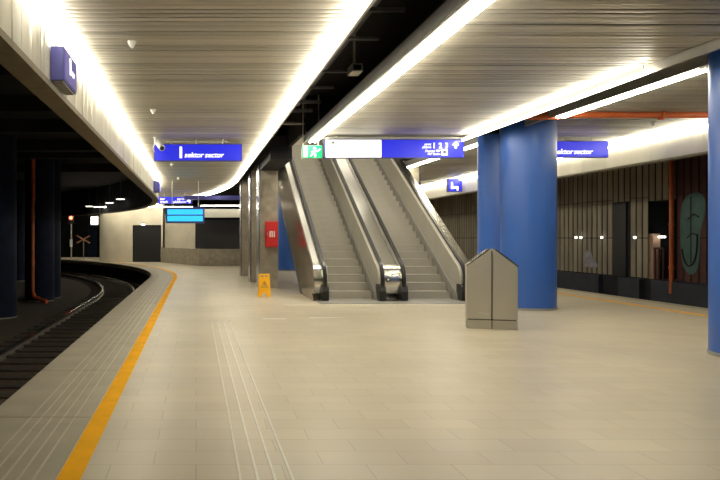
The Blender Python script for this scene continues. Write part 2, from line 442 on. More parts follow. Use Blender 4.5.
# graffiti: teal figure with a dark outline
mb = MB()
bl = smooth_ring([(21.75,.95),(21.6,.6),(21.35,.45),(21.1,.6),(20.98,1.0),(20.95,1.7),(20.8,2.2),(20.75,2.75),(21.0,3.0),(21.45,2.95),(21.75,2.6),(21.8,1.8)])
mb.prism(bl, WX+.028, WX+.038, 'x', 0)
g = tag(obj('graffiti', mb, M['teal'], loc=(WX-.004,21.3,.45)), 'teal graffiti painted on maroon wall strips beside the orange wall pipe', 'graffiti')
mb = MB(); mb.tube([(WX+.024, y_, z_) for y_, z_ in smooth_ring([(21.72,1.25),(21.62,.9),(21.42,.72),(21.2,.85),(21.08,1.2),(21.05,1.7)], False)], .03, 6)
mb.tube([(WX+.024, y_, z_) for y_, z_ in [(21.5,1.6),(21.3,1.75),(21.05,1.7)]], .022, 6)
mb.tube([(WX+.024, y_, z_) for y_, z_ in [(21.45,2.2),(21.2,2.35),(21.0,2.25)]], .022, 6)
mb.tube([(WX+.024, y_, z_) for y_, z_ in [(21.33,.8),(21.33,2.9)]], .018, 6)
obj('outline', mb, M['blacktrim'], g)
mb = MB(); bl = smooth_ring([(27.2,.5),(26.4,.45),(26.35,.62),(26.6,.75),(26.75,1.05),(27.05,1.1),(27.2,.95)])
mb.prism(bl, WX+.028, WX+.038, 'x')
tag(obj('graffiti', mb, mat('grey_spray_paint', (.3,.29,.33), .6, var=.3, vscale=6)), 'small grey graffiti patch low on the tan wall strips', 'graffiti')
for y in (27.65, 27.3, 25.9, 23.95):
    t = thing('wall_lamp', (WX-.05, y, 1.62), {27.65:'tiny white wall lamp farther of the close pair above the grey graffiti', 27.3:'tiny white wall lamp nearer of the close pair above the grey graffiti',
              25.9:'tiny white wall lamp just before the narrow dark doorway', 23.95:'tiny white wall lamp between the narrow dark doorway and the lit recess'}[y], 'lamp', 'tiny lamps on the slatted wall')
    mb = MB(); mb.box(WX-.03, WX, y-.03, y+.03, 1.58, 1.66); obj('bracket', mb, M['greycase'], t)
    mb = MB(); mb.box(WX-.07, WX-.03, y-.045, y+.045, 1.585, 1.655); obj('bulb', mb, M['smalllamp'], t)
mb = MB(); mb.box(WX+.0, WX+.05, 24.52, 25.3, .2, 2.9); struct('door_2', mb, M['dark'])
# recess with a strip lamp and a barrier
t = thing('recess_lamp', (WX+.2, 22.95, 1.6), 'short white tube lamp inside the wall recess', 'lamp')
mb = MB(); mb.box(WX+.12, WX+.36, 22.93, 23.0, 1.66, 1.70); obj('housing', mb, M['greycase'], t)
mb = MB(); mb.box(WX+.13, WX+.34, 22.94, 22.99, 1.61, 1.66); obj('tube', mb, M['fixture'], t)
mb = MB(); mb.box(WX+.1, WX+.34, 23.2, 23.48, .2, 1.75)
tag(obj('cupboard', mb, mat('tan_board', (.45,.29,.2), .6, var=.1)), 'tan cupboard standing inside the lit wall recess', 'cupboard')
t = thing('barrier', (WX+.5, 23.1, .2), 'rust coloured barred barrier inside the lit wall recess', 'barrier')
for y in (22.7, 22.9, 23.1):
    mb = MB(); mb.tube([(WX+.1, y, .2), (WX+.1, y, 1.25)], .025, 8); obj('bar', mb, M['maroon'], t)
mb = MB(); mb.tube([(WX+.1, 22.68, 1.25), (WX+.1, 23.15, 1.25)], .03, 8); obj('top_rail', mb, M['maroon'], t)
t = thing('drain_pipe', (WX-.08, 22.05, -.2), 'orange vertical pipe on the slatted wall beside the recess', 'pipe')
mb = MB(); mb.tube([(WX-.08, 22.05, -.2), (WX-.08, 22.05, 5.0)], .07, 14); obj('tube', mb, M['orange'], t, smooth=40)
for z in (.6, 2.0, 3.2):
    mb = MB(); mb.tube([(WX-.08, 22.05, z), (WX-.08, 22.05, z+.07)], .09, 14); obj('clamp', mb, M['orange'], t, smooth=40)

# left side beyond the track, far ends
mb = MB(); mb.box(-20.3, -20, YS, 80, -1, 5); struct('wall_left', mb, M['darkconc'])
mb = MB(); mb.box(-20, -10.5, 66, 66.3, -1, 5); mb.box(-10.5, 1, 72, 72.3, -1, 5); struct('wall_far_left', mb, M['darkconc'])
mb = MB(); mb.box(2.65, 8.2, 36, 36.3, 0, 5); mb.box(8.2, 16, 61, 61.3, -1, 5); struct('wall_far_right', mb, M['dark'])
# pale end wall with a dark doorway, parapet, dark hoarding
mb = MB()
mb.box(-6.4, -4.23, 45.2, 45.5, 0, 3.9); mb.box(-2.32, -2.1, 45.2, 45.5, 0, 3.9); mb.box(-4.23, -2.32, 45.2, 45.5, 2.46, 3.9)
mb.box(-2.1, 0, 45.9, 46.2, 0, 3.2); mb.box(-2.2, -2.1, 45.2, 46.2, 0, 3.9)
struct('wall_far', mb, M['pale'])
mb = MB(); mb.box(-4.23, -2.32, 45.42, 45.48, 0, 2.46); struct('door_1', mb, M['dark'])
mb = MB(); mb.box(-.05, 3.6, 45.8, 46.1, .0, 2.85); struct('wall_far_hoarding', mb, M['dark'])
mb = MB(); mb.box(.2, 6, 44.6, 44.9, 2.95, 3.5); struct('wall_far_fascia', mb, M['fascia'])
mb = MB(); mb.prism([(-2.35,45.15),(.2,38.9),(2.9,38.9),(2.9,39.15),(.33,39.15),(-2.12,45.15)], 0, .97, 'z'); struct('wall_parapet', mb, M['concrete'])
mb = MB(); mb.box(-.6, 3, 34.0, 34.25, 3.52, 3.72); struct('beam', mb, M['signcase'])
t = thing('light_line', (2.2, 43.8, 3.62), 'distant light line above the dark hoarding at the far end', 'light', 'fluorescent light lines along the ceiling edges')
mb = MB(); mb.box(.3, 5, 43.78, 43.86, 3.70, 3.73); obj('housing', mb, M['greycase'], t)
mb = MB(); mb.box(.3, 5, 43.8, 43.84, 3.66, 3.70); obj('tube', mb, M['tubelight'], t)

t = thing('light_line', (-4, 44.4, 3.7), 'added unseen light line brightening the pale end wall', 'light', 'fluorescent light lines along the ceiling edges')  # unseen lamp added to brighten the end wall
mb = MB(); mb.box(-6.1, -.2, 44.2, 44.3, 3.64, 3.68); obj('housing', mb, M['greycase'], t)
mb = MB(); mb.box(-6.1, -.2, 44.22, 44.28, 3.59, 3.64); obj('tube', mb, M['tubelight'], t)

# ------------------------------------------------------------------ columns
def blue_column(x, y, z0, label, group=None, r=.584, z1=4.998):
    t = thing('blue_column', (x, y, z0), label, 'column', group)
    mb = MB(); mb.cyl(x, y, z0, z1, r, n=64); obj('shaft', mb, M['blueshade' if z0 < 0 else 'blue'], t, smooth=40)
    mb = MB(); mb.cyl(x, y, z0, z0+.05, r+.012, n=64); obj('base_ring', mb, M['lip'], t, smooth=40)
G = 'round blue columns of the platform'
blue_column(7.56, 15.48, 0, 'round blue column standing directly behind the steel bin, nearer of the touching twins', G)
blue_column(7.56, 16.74, 0, 'round blue column half hidden by its nearer twin, behind the steel bin', G)
blue_column(7.62, 9.15, 0, 'big blue column cut by the picture edge, standing alone near the camera', G)
blue_column(4.62, 33.5, 0, 'blue column deep in the shade behind the escalator', G)
G = 'round blue columns beyond the curving track'
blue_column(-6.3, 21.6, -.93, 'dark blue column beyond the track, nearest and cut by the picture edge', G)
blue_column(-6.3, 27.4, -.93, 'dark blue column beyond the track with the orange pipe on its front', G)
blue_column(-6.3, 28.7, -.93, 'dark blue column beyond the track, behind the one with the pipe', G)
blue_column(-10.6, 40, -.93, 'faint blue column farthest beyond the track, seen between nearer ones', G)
def concrete_column(x0, x1, y, label, z1=4.04, strip=True):
    t = thing('concrete_column', ((x0+x1)/2, y+.3, 0), label, 'column', 'rectangular concrete columns by the escalators')
    mb = MB(); mb.box(x0+.05, x1, y, y+.75, 0, z1); obj('shaft', mb, M['concrete'], t)
    mb = MB(); mb.box(x0, x0+.05, y-.02, y+.77, 0, z1); obj('edge_strip', mb, M['mirror'], t)
concrete_column(2.0, 2.62, 21.76, 'grey concrete column carrying the red fire box')
concrete_column(1.95, 2.55, 24.6, 'grey concrete column just behind the one with the fire box')
concrete_column(1.88, 2.48, 28.6, 'grey concrete column farthest from the wet floor sign')
t = thing('concrete_column', (7.55, 24.1, 0), 'grey concrete column behind the escalator, between it and the far slatted wall', 'column', 'rectangular concrete columns by the escalators')
mb = MB(); mb.box(7.24, 7.84, 23.8, 24.5, 0, 4.3); obj('shaft', mb, M['concrete'], t)
mb = MB(); mb.box(7.8, 7.86, 23.78, 24.52, 0, 4.3); obj('edge_strip', mb, M['mirror'], t)

# red hydrant box on the column
t = thing('fire_box', (2.4, 21.75, 1.3), 'red fire box with white symbol on the concrete column', 'fire box')
mb = MB(); mb.box(2.21, 2.6, 21.55, 21.76, 1.31, 2.13); obj('case', mb, M['red'], t, bevel=.012)
mb = MB(); mb.box(2.235, 2.575, 21.53, 21.55, 1.34, 2.10); d = obj('door', mb, M['red'], t, bevel=.006)
mb = MB(); mb.box(2.33, 2.365, 21.522, 21.53, 1.63, 1.82); mb.box(2.46, 2.495, 21.522, 21.53, 1.63, 1.82)
mb.box(2.395, 2.43, 21.522, 21.53, 1.63, 1.82); mb.box(2.37, 2.395, 21.522, 21.53, 1.78, 1.82)
obj('symbol', mb, M['white'], d)
mb = MB(); mb.box(2.255, 2.275, 21.51, 21.53, 1.68, 1.78); obj('handle', mb, M['lip'], d)

# ------------------------------------------------------------------ escalators
Y0 = 17.05; SL = math.tan(math.radians(30)); TOPY = 10.2
def curve_pts():
    k = [(.42,.06),(.16,.10),(.05,.24),(.0,.48),(.03,.70),(.12,.87),(.26,.99),(.42,1.07)]
    out = []
    for i in range(len(k)-1):     # Catmull-Rom smoothing
        p0 = Vector(k[max(i-1,0)]); p1 = Vector(k[i]); p2 = Vector(k[i+1]); p3 = Vector(k[min(i+2,len(k)-1)])
        for u in (0,.25,.5,.75):
            out.append(.5*((2*p1)+(p2-p0)*u+(2*p0-5*p1+4*p2-p3)*u*u+(3*p1-p0-3*p2+p3)*u**3))
    out.append(Vector(k[-1])); out.append(Vector((TOPY, 1.07+(TOPY-.42)*SL)))
    return out
CP = curve_pts()
def inset(d):   # rail line moved inwards by d
    out = []
    for i, p in enumerate(CP):
        t = (CP[min(i+1,len(CP)-1)]-CP[max(i-1,0)]).normalized()
        n = Vector((t.y, -t.x)); out.append(p+n*d)
    return out
def panel_poly(d, y_in):
    top = inset(d)
    top = [p for p in top if p.y > .0]
    return [(Y0+.5, 0)] and [(Y0+p.x, p.y) for p in top] + [(Y0+TOPY, (TOPY-y_in)*SL)] + [(Y0+y_in, .0)] + [(Y0+.2, .0)]
def belt(mb, x0, x1):
    rows = []
    for a, b in zip(inset(-.018), inset(.03)):
        rows.append([(x0+.015, Y0+a.x, a.y), (x1-.015, Y0+a.x, a.y), (x1, Y0+(a.x+b.x)/2, (a.y+b.y)/2), (x1-.012, Y0+b.x, b.y), (x0+.012, Y0+b.x, b.y), (x0, Y0+(a.x+b.x)/2, (a.y+b.y)/2)])
    mb.strip(rows); return mb
def escalator(xl, xi0, xi1, xr, label, outer_left, outer_right):
    t = thing('escalator', ((xl+xr)/2, Y0, 0), label, 'escalator', 'side by side escalators')
    for side in (0, 1):
        a, b = (xl, xi0) if side == 0 else (xi1, xr)
        ins = b if side == 0 else a           # side next to the steps
        sg = -1 if side == 0 else 1           # away from the steps
        hb0, hb1 = sorted((ins+sg*.035, ins+sg*.14))
        bal = MB(); p0, p1 = sorted((ins+sg*.0, ins+sg*.045)); bal.prism(panel_poly(.10, .35+1.6), p0, p1, 'x')
        bo = obj('balustrade', bal, M['satin'], t)
        c = MB(); p0, p1 = sorted((ins+sg*.046, ins+sg*.14)); c.prism(panel_poly(.035, 1.95), p0, p1, 'x'); obj('handrail_guide', c, M['chrome'], bo, smooth=35)
        h = MB(); belt(h, hb0, hb1); obj('handrail', h, M['rubber'], t, smooth=50)
        d = MB(); p0, p1 = sorted((ins+sg*.141, b if side else a)); d.prism(panel_poly(.10, 1.95), p0, p1, 'x')
        dk = obj('deck', d, M['chrome'], t, smooth=35)
        if side == 1:
            q = MB(); xm = (p0+p1)/2; q.box(xm-.045, xm+.045, Y0+.085, Y0+.13, .50, .60); bx = obj('button_box', q, M['rubber'], dk)
            q = MB(); q.box(xm-.022, xm+.022, Y0+.078, Y0+.086, .53, .575); obj('stop_button', q, M['white'], bx)
        q = MB(); p0, p1 = sorted((ins+sg*.01, ins+sg*.14)); q.box(p0, p1, Y0+.05, Y0+.4, 0, .085); obj('newel_foot', q, M['lip'], bo)
        q = MB(); p0, p1 = sorted((ins-sg*.005, ins+sg*.165)); q.prism([(Y0-.03,.03),(Y0-.035,.26),(Y0+.0,.38),(Y0+.1,.44),(Y0+.34,.44),(Y0+.34,.03)], p0, p1, 'x'); obj('handrail_inlet', q, M['rubber'], bo, bevel=.012)
        if (side == 0 and outer_left) or (side == 1 and outer_right):
            e = MB(); x = xl if side == 0 else xr
            p0, p1 = sorted((x, x+sg*.015)); e.prism(panel_poly(.13, 1.9), p0, p1, 'x'); obj('outer_cladding', e, M['clad'], t)
        k = MB(); p0, p1 = sorted((ins-sg*.004, ins-sg*.02))
        k.prism([(Y0+.35,.0),(Y0+TOPY,(TOPY-.35)*SL),(Y0+TOPY,(TOPY-.35)*SL+.22),(Y0+.5,.30),(Y0+.28,.18),(Y0+.22,.0)], p0, p1, 'x'); obj('skirt', k, M['lip'], bo)
    u = MB(); u.prism([(Y0+1.9,.002),(Y0+2.6,.002),(Y0+TOPY,(TOPY-2.6)*SL),(Y0+TOPY,(TOPY-1.95)*SL)], xl+.02, xr-.02, 'x'); obj('truss_underside', u, M['beam'], t)
    cp = MB(); cp.box(xl+.02, xr-.02, Y0-.55, Y0+.30, -.01, .012); obj('comb_plate', cp, M['lip'], t)
    x0, x1 = xi0+.022, xi1-.022; n = 27; run = .2/SL; first = None
    for i in range(n):
        z = .2*(i)+.01; y = Y0+.30+run*i - run*.0
        if i == 0:
            sm = MB(); sm.box(x0, x1, Y0+.30, Y0+.30+run, -.06, .02)
            o = obj('step', sm, M['tread'], t); continue
        if first is None:
            sm = MB(); sm.prism([(y,z-.004),(y,z-.2),(y+run,z-.2),(y+run,z-.004)],x0,x1,'x'); sm.box(x0, x1, y+.003, y+run, z-.006, z, 1)
            first = obj('step', sm, [M['step'], M['tread']], t, loc=(0,y,z))
            base = first.location.copy(); yb, zb = y, z
        else:
            o = first.copy(); COL.objects.link(o); o.parent = t; o.location = base + Vector((0, y-yb, z-zb))
escalator(3.0, 3.33, 4.6, 4.95, 'steep steel escalator beside the red fire box column, nearest the wet floor sign', True, False)
escalator(4.951, 5.31, 6.66, 7.04, 'steep steel escalator nearest the steel bin and the twin blue columns', False, True)
# stair opening above: shaft walls, added fill lamps
mb = MB(); mb.box(2.5, 2.6, 16.25, 18.6, 4.08, 4.99); mb.box(2.5, 2.6, 18.6, 30, 4.41, 4.99); struct('wall_stairwell_lining', mb, M['darkconc'])  # shaft wall under the slab; shade put into its near-black colour
mb = MB(); mb.box(2.45, 2.6, 16.6, 30, 5.0, 9); mb.box(7.3, 7.45, 16.6, 30, 5.0, 9); struct('wall_stairwell', mb, M['concrete'])
mb = MB(); mb.box(2.45, 7.45, 30, 30.2, 4.5, 9); mb.box(2.6, 7.3, 16.4, 16.6, 4.5, 9); struct('wall_stairwell_end', mb, M['concrete'])
mb = MB(); mb.box(2.4, 7.5, 16.4, 30.2, 9, 9.2); struct('ceiling_stairwell', mb, M['pale'])
mb = MB(); mb.box(2.62, 7.28, Y0+TOPY+.02, 30, 5.2, 5.7); struct('floor_upper_landing', mb, M['pale'])
for y, en, dp in ((17.3, 215, .5), (18.8, 215, .5), (22.5, 26, .4), (24.6, 26, .4), (26.7, 26, .4), (28.6, 26, .4)):  # unseen lamps added: front pair lights the steps, weak ones streak the decks
    ul = bpy.data.lights.new('stairwell_fill', 'AREA'); ul.energy = en; ul.size = 3.9; ul.size_y = dp; ul.shape = 'RECTANGLE'; ul.color = (1,.93,.78)
    uo = bpy.data.objects.new('stairwell_fill', ul); COL.objects.link(uo); uo.location = (4.95, y, 8.9)

# ------------------------------------------------------------------ steel litter bin
bt = thing('litter_bin', (5.17, 11.95, 0), 'brushed steel gabled litter bin in two halves, standing before the blue columns', 'litter bin')
ORIG[bt.name] = (0,0,0)
Wb, Db = .415, .32
def half(sg):
    a, b = .008, Wb
    def X(v): return sg*v
    body = [(X(a),.17),(X(b),.17),(X(b),1.10),(X(a+.03),1.40),(X(a),1.40)]
    q = MB(); q.prism(body, 0, Db, 'y'); o = obj('body', q, M['steel'], bt, bevel=.012)
    q = MB()
    if sg < 0:
        q.box(X(b-.006), X(a+.004), -.014, 0, .18, 1.06); dr = obj('door', q, M['steel'], o, bevel=.004)
        q = MB(); q.prism([(X(b-.006),1.075),(X(a+.004),1.075),(X(a+.004),1.385),(X(a+.03),1.385),(X(b-.006),1.10)], -.014, 0, 'y'); obj('hood_front', q, M['steel'], o, bevel=.004)
        q = MB(); pts = [(-.22,.27),(-.19,.30),(-.17,.26),(-.15,.30),(-.13,.27),(-.10,.285),(-.08,.26),(-.05,.275)]
        q.tube([(x,-.016,z) for x, z in pts], .005, 5); obj('scribble', q, M['white'], dr)
    else:
        q.prism([(X(a+.004),.18),(X(b-.006),.18),(X(b-.006),1.09),(X(a+.03),1.385),(X(a+.004),1.385)], -.014, 0, 'y'); obj('door', q, M['steel'], o, bevel=.004)
    # throw-in opening on the sloping side
    L0 = Vector((X(b),1.10)); L1 = Vector((X(a+.03),1.40)); n = Vector((sg*.3, .38)).normalized()
    c0 = L0.lerp(L1,.22); c1 = L0.lerp(L1,.75)
    q = MB(); q.prism([tuple(c0-n*.01), tuple(c1-n*.01), tuple(c1+n*.006), tuple(c0+n*.006)], .07, Db-.07, 'y'); obj('opening', q, M['dark'], o)
    for ya, yb in ((-.016, .03), (Db-.03, Db+.005)):
        q = MB(); q.prism([tuple(L0+n*.001), tuple(L1+n*.001), tuple(L1+n*.02), tuple(L0+n*.02)], ya, yb, 'y'); obj('rim', q, M['chrome'], o)
    q = MB(); q.box(*sorted((X(a), X(b-.004))), .01, Db-.01, 0, .155); obj('plinth', q, M['satin'], bt)
    q = MB(); q.box(*sorted((X(a), X(b-.02))), .02, Db-.02, .15, .175); obj('shadow_gap', q, M['dark'], bt)
half(-1); half(1)
q = MB(); q.box(-.008, .008, .03, Db-.03, .0, 1.38); obj('gap_plate', q, M['dark'], bt)
bt.location = (5.19, 11.92, 0); bt.rotation_euler = (0,0,math.radians(-17))

# ------------------------------------------------------------------ wet floor sign
t = thing('wet_floor_sign', (1.865, 18.6, 0), 'small yellow wet floor sign standing before the concrete column', 'warning sign')
def wet_panel(y0, y1, name):
    q = MB()
    def at(u, v, w):   # u across, v up 0..1, w thickness
        return (1.865+u, y0+(y1-y0)*v+w, .62*v)
    outer = [(-.165,0),(-.075,0),(-.06,.16),(.06,.16),(.075,0),(.165,0),(.145,.97),(.12,1),(.065,1),(.065,.93),(-.065,.93),(-.065,1),(-.12,1),(-.145,.97)]
    a = [at(u,v,-.012) for u, v in outer]; b = [at(u,v,.012) for u, v in outer]
    # split into convex strips
    def quad(us):
        q.hexa([at(u,v,w) for w in (-.012,.012) for u, v in us])
    quad([(-.165,0),(-.075,0),(-.06,.16),(-.162,.16)]); quad([(.075,0),(.165,0),(.162,.16),(.06,.16)])
    quad([(-.162,.16),(.162,.16),(.148,.86),(-.148,.86)])
    quad([(-.148,.86),(-.085,.86),(-.085,.94),(-.146,.94)]); quad([(.085,.86),(.148,.86),(.146,.94),(.085,.94)]); quad([(-.02,.86),(.02,.86),(.02,.94),(-.02,.94)])
    quad([(-.146,.94),(.146,.94),(.125,1),(-.125,1)])
    return obj(name, q, M['wet'], t)
f = wet_panel(18.44, 18.6, 'panel'); wet_panel(18.78, 18.62, 'panel')
q = MB()
def wp(u, v): return (1.865+u, 18.44+.16*v-.016, .62*v)
tri = [(-.085,.42),(.085,.42),(0,.68)]
for i in range(3):
    a = tri[i]; b = tri[(i+1)%3]; q.tube([wp(*a), wp(*b)], .007, 6)
q.tube([wp(-.02,.47), wp(.01,.53), wp(.0,.60)], .008, 6)
obj('warning_triangle', q, M['ledge'], f)
q = MB(); q.tube([(1.70,18.6,.61),(2.03,18.6,.61)], .014, 8); obj('hinge', q, M['wet'], t)

# ------------------------------------------------------------------ hanging signs
def stems(t, xs, y, z0, z1, name='stem'):
    for x in xs:
        q = MB(); q.tube([(x,y,z0),(x,y,z1)], .014, 8); obj(name, q, M['greycase'], t)
# sector sign over the track side
t = thing('sector_sign', (.05, 16.55, 3.46), 'wide blue sector sign with white numeral 1 hanging under the ceiling', 'sign', 'hanging sector signs')
q = MB(); q.box(-1.02, 1.117, 16.50, 16.64, 3.468, 3.88); obj('case', q, M['signcase'], t)
q = MB(); q.box(-1.0, 1.10, 16.488, 16.5, 3.485, 3.865); obj('face', q, M['signblue'], t)
text('1', .37, -.46, 16.48, 3.55, M['letter'], t, bold=.012)
text('sektor', .175, -.285, 16.48, 3.555, M['letter'], t, shear=.25, bold=.002)
text('sector', .175, .21, 16.48, 3.555, M['letter'], t, shear=.25, bold=.002)
stems(t, (-.6, 0, .65), 16.57, 3.88, 4.0)
q = MB(); q.box(-.75, .8, 16.55, 16.59, 3.93, 3.96); obj('mounting_rail', q, M['greycase'], t)
# the long white and blue direction sign
t = thing('direction_sign', (4.64, 15.95, 3.47), 'long half white half blue direction sign hanging before the escalators', 'sign')
ZB, ZT = 3.475, 3.905
q = MB(); q.box(3.02, 6.27, 15.9, 16.06, ZB, ZT); obj('case', q, M['signcase'], t)
q = MB(); q.box(3.035, 4.33, 15.888, 15.9, ZB+.012, ZT-.012); w = obj('white_face', q, M['signwhite'], t)
w['label'] = 'glowing white face'
q = MB(); q.box(4.34, 6.255, 15.888, 15.9, ZB+.012, ZT-.012); b_ = obj('blue_face', q, M['signblue'], t)
b_['label'] = 'glowing blue face'
for w_, x_, z_ in (('perony', 5.49, 3.767), ('platforms', 5.49, 3.697), ('Dworzec PKP', 5.705, 3.607), ('PKP Station', 5.705, 3.537)):
    text(w_, .082, x_, 15.88, z_, M['letter'], t, align='RIGHT', shear=.2, xs=.66 if len(w_) < 10 else .76)
for i, c in enumerate('123'):
    text(c, .175, 5.525+i*.145, 15.88, 3.70, M['letter'], t, bold=.0045, xs=.85)
def arrow(x, z, s, y, m, name='arrow'):
    q = MB(); q.prism([(x-.18*s,z-.5*s),(x+.18*s,z-.5*s),(x+.18*s,z+.0*s),(x+.5*s,z-.05*s),(x+.5*s,z+.1*s),(x,z+.5*s),(x-.5*s,z+.1*s),(x-.5*s,z-.05*s),(x-.18*s,z)], y-.012, y-.004, 'y'); return obj(name, q, m, t)
arrow(6.065, 3.77, .145, 15.888, M['letter'])
q = MB(); q.box(5.73, 5.875, 15.876, 15.887, 3.53, 3.675); ic = obj('train_icon', q, M['letter'], t)
q = MB(); q.box(5.77, 5.835, 15.870, 15.8765, 3.575, 3.645); q.box(5.755,5.85,15.870,15.8765,3.548,3.56); obj('train_outline', q, M['dimletter'], ic)
arrow(3.20, 3.82, .10, 15.888, M['dimletter'])
q = MB(); q.box(3.95, 4.0, 15.878, 15.887, 3.565, 3.585); obj('mark', q, M['dimletter'], t)
stems(t, (3.3, 4.6, 6.0), 15.98, ZT, 4.0)
q = MB(); q.box(3.05, 6.25, 15.96, 16.0, 3.93, 3.965); obj('mounting_rail', q, M['greycase'], t)
# green exit sign on a rod in the gap
t = thing('exit_sign', (2.74, 16.1, 3.49), 'small green running figure exit sign hanging beside the long white sign', 'sign')
q = MB(); q.box(2.5, 2.98, 16.05, 16.13, 3.485, 3.785); obj('case', q, M['greycase'], t)
q = MB(); q.box(2.505, 2.975, 16.04, 16.05, 3.49, 3.78); fc = obj('face', q, M['exitgreen'], t)
q = MB(); q.box(2.53, 2.63, 16.03, 16.04, 3.51, 3.76); obj('doorway', q, M['letter'], fc)
q = MB(); q.prism([(2.76,3.71),(2.80,3.75),(2.84,3.71),(2.80,3.67)], 16.03, 16.04, 'y')
for a, b in (((2.80,3.67),(2.77,3.60)),((2.77,3.60),(2.83,3.56)),((2.83,3.56),(2.80,3.51)),((2.77,3.60),(2.70,3.53)),((2.79,3.65),(2.87,3.64)),((2.79,3.65),(2.72,3.62)),((2.87,3.64),(2.93,3.70))):
    q.tube([(a[0],16.036,a[1]),(b[0],16.036,b[1])], .017, 6)
obj('running_figure', q, M['letter'], fc)
stems(t, (2.53, 2.9), 16.09, 3.785, 5.0, 'rod')
q = MB(); q.box(2.05, 2.56, 16.07, 16.11, 4.28, 4.32); obj('bracket', q, M['greycase'], t)
# sector sign half behind the blue column
t = thing('sector_sign', (9.5, 17.5, 3.66), 'blue sector sign partly hidden by the twin blue columns', 'sign', 'hanging sector signs')
q = MB(); q.box(8.44, 10.58, 17.45, 17.59, 3.665, 4.09); obj('case', q, M['signcase'], t)
q = MB(); q.box(8.46, 10.56, 17.438, 17.45, 3.68, 4.075); obj('face', q, M['signblue'], t)
text('sektor', .185, 9.17, 17.43, 3.755, M['letter'], t, shear=.25, bold=.002)
text('sector', .185, 9.68, 17.43, 3.755, M['letter'], t, shear=.25, bold=.002)
stems(t, (8.8, 9.5, 10.2), 17.52, 4.09, 4.2)
# far platform number sign and departures board
t = thing('platform_sign', (-1.2, 36.2, 3.53), 'distant narrow blue sign ending in a white numeral 4', 'sign')
q = MB(); q.box(-2.08, -.2, 36.15, 36.3, 3.42, 3.80); obj('case', q, M['signcase'], t)
q = MB(); q.box(-2.06, -.22, 36.138, 36.15, 3.435, 3.785); obj('face', q, M['signblue'], t)
text('tor', .20, -1.90, 36.13, 3.62, M['letter'], t, bold=.002); text('track', .20, -1.90, 36.13, 3.46, M['letter'], t, bold=.002)
text('peron', .20, -.52, 36.13, 3.62, M['letter'], t, align='RIGHT', bold=.002); text('platform', .20, -.52, 36.13, 3.46, M['letter'], t, align='RIGHT', bold=.002)
text('4', .38, -.48, 36.13, 3.47, M['letter'], t, bold=.016)
stems(t, (-1.7, -.6), 36.2, 3.8, 4.0)
t = thing('departure_board', (-.45, 28.5, 2.2), 'dark framed departure board with two glowing cyan rows', 'display')
q = MB(); q.box(-1.27, .36, 28.45, 28.62, 2.22, 2.90); obj('case', q, M['signcase'], t, bevel=.01)
q = MB(); q.box(-1.20, .29, 28.44, 28.45, 2.58, 2.80); obj('screen', q, M['cyan'], t)
q = MB(); q.box(-1.20, .29, 28.44, 28.45, 2.30, 2.53); obj('screen', q, M['cyan'], t)
stems(t, (-1.0, .1), 28.53, 2.9, 4.0, 'hanger')
# seat pictogram sign by the far fascia
t = thing('waiting_sign', (11.02, 29, 3.5), 'small blue square sign with a white seat pictogram', 'sign')
q = MB(); q.box(10.72, 11.32, 28.95, 29.12, 3.57, 4.12); obj('case', q, M['signcase'], t)
q = MB(); q.box(10.74, 11.30, 28.94, 28.95, 3.59, 4.10); fc = obj('face', q, M['signblue'], t)
q = MB(); q.box(10.86, 10.93, 28.93, 28.94, 3.70, 3.98); q.box(10.86, 11.16, 28.93, 28.94, 3.70, 3.80); q.box(11.10, 11.16, 28.93, 28.94, 3.62, 3.74); obj('seat_pictogram', q, M['letter'], fc)
# blue box signs on the tall fascia
t = thing('track_sign', (-1.45, 7.5, 3.35), 'near blue box sign with a faint blue face on the tall ribbed fascia', 'sign', 'box signs on the ribbed fascia')
q = MB(); q.box(-1.552, -1.412, 7.27, 8.0, 3.29, 3.65); obj('case', q, M['signcase'], t)
q = MB(); q.box(-1.412, -1.40, 7.29, 7.98, 3.31, 3.63); obj('face', q, M['fasciablue'], t)
text('1', .24, -1.394, 7.5, 3.42, M['letter'], t, rotz=PI/2, bold=.01)
text('tor', .10, -1.394, 7.66, 3.42, M['letter'], t, rotz=PI/2, bold=.002)
q = MB(); q.box(-1.53, -1.43, 7.3, 7.97, 3.275, 3.29); obj('bottom_tray', q, M['lip'], t)
t = thing('track_sign', (-1.45, 25, 3.2), 'distant blue box sign on the ribbed fascia, above the narrow sign with a 4', 'sign', 'box signs on the ribbed fascia')
q = MB(); q.box(-1.55, -1.34, 24.8, 25.6, 3.30, 3.68); obj('case', q, M['signcase'], t)
q = MB(); q.box(-1.34, -1.33, 24.82, 25.58, 3.32, 3.66); obj('face', q, M['signblue'], t)

# ------------------------------------------------------------------ cameras, detectors, pipes
t = thing('security_camera', (-.98, 16.2, 3.95), 'white security camera under the ceiling at the sector sign with the 1', 'camera')
q = MB(); q.tube([(-.98,16.2,4.0),(-.98,16.2,3.86)], .02, 8); q.cyl(-.98,16.2,3.985,4.0,.05,n=16); obj('bracket', q, M['white'], t)
q = MB(); q.tube([(-.93,16.35,3.92),(-.80,16.05,3.72)], .075, 16); bd = obj('housing', q, M['white'], t, smooth=40)
q = MB(); q.tube([(-.80,16.05,3.72),(-.795,16.04,3.712)], .055, 16); obj('lens', q, M['rubber'], bd)
q = MB(); q.tube([(-.98,16.2,3.86),(-1.03,16.25,3.75),(-1.0,16.3,3.66)], .015, 6); obj('cable', q, M['white'], t)
t = thing('security_camera', (2.3, 10.1, 4.1), 'small boxed security camera on a short post in the dark ceiling gap', 'camera')
q = MB(); q.tube([(2.42,10.4,5.0),(2.42,10.4,4.22)], .02, 8); obj('post', q, M['greycase'], t)
q = MB(); q.box(2.34, 2.50, 10.2, 10.5, 4.10, 4.22); obj('housing', q, M['greycase'], t)
q = MB(); q.box(2.36, 2.48, 10.19, 10.2, 4.12, 4.20); obj('lens', q, M['rubber'], t)
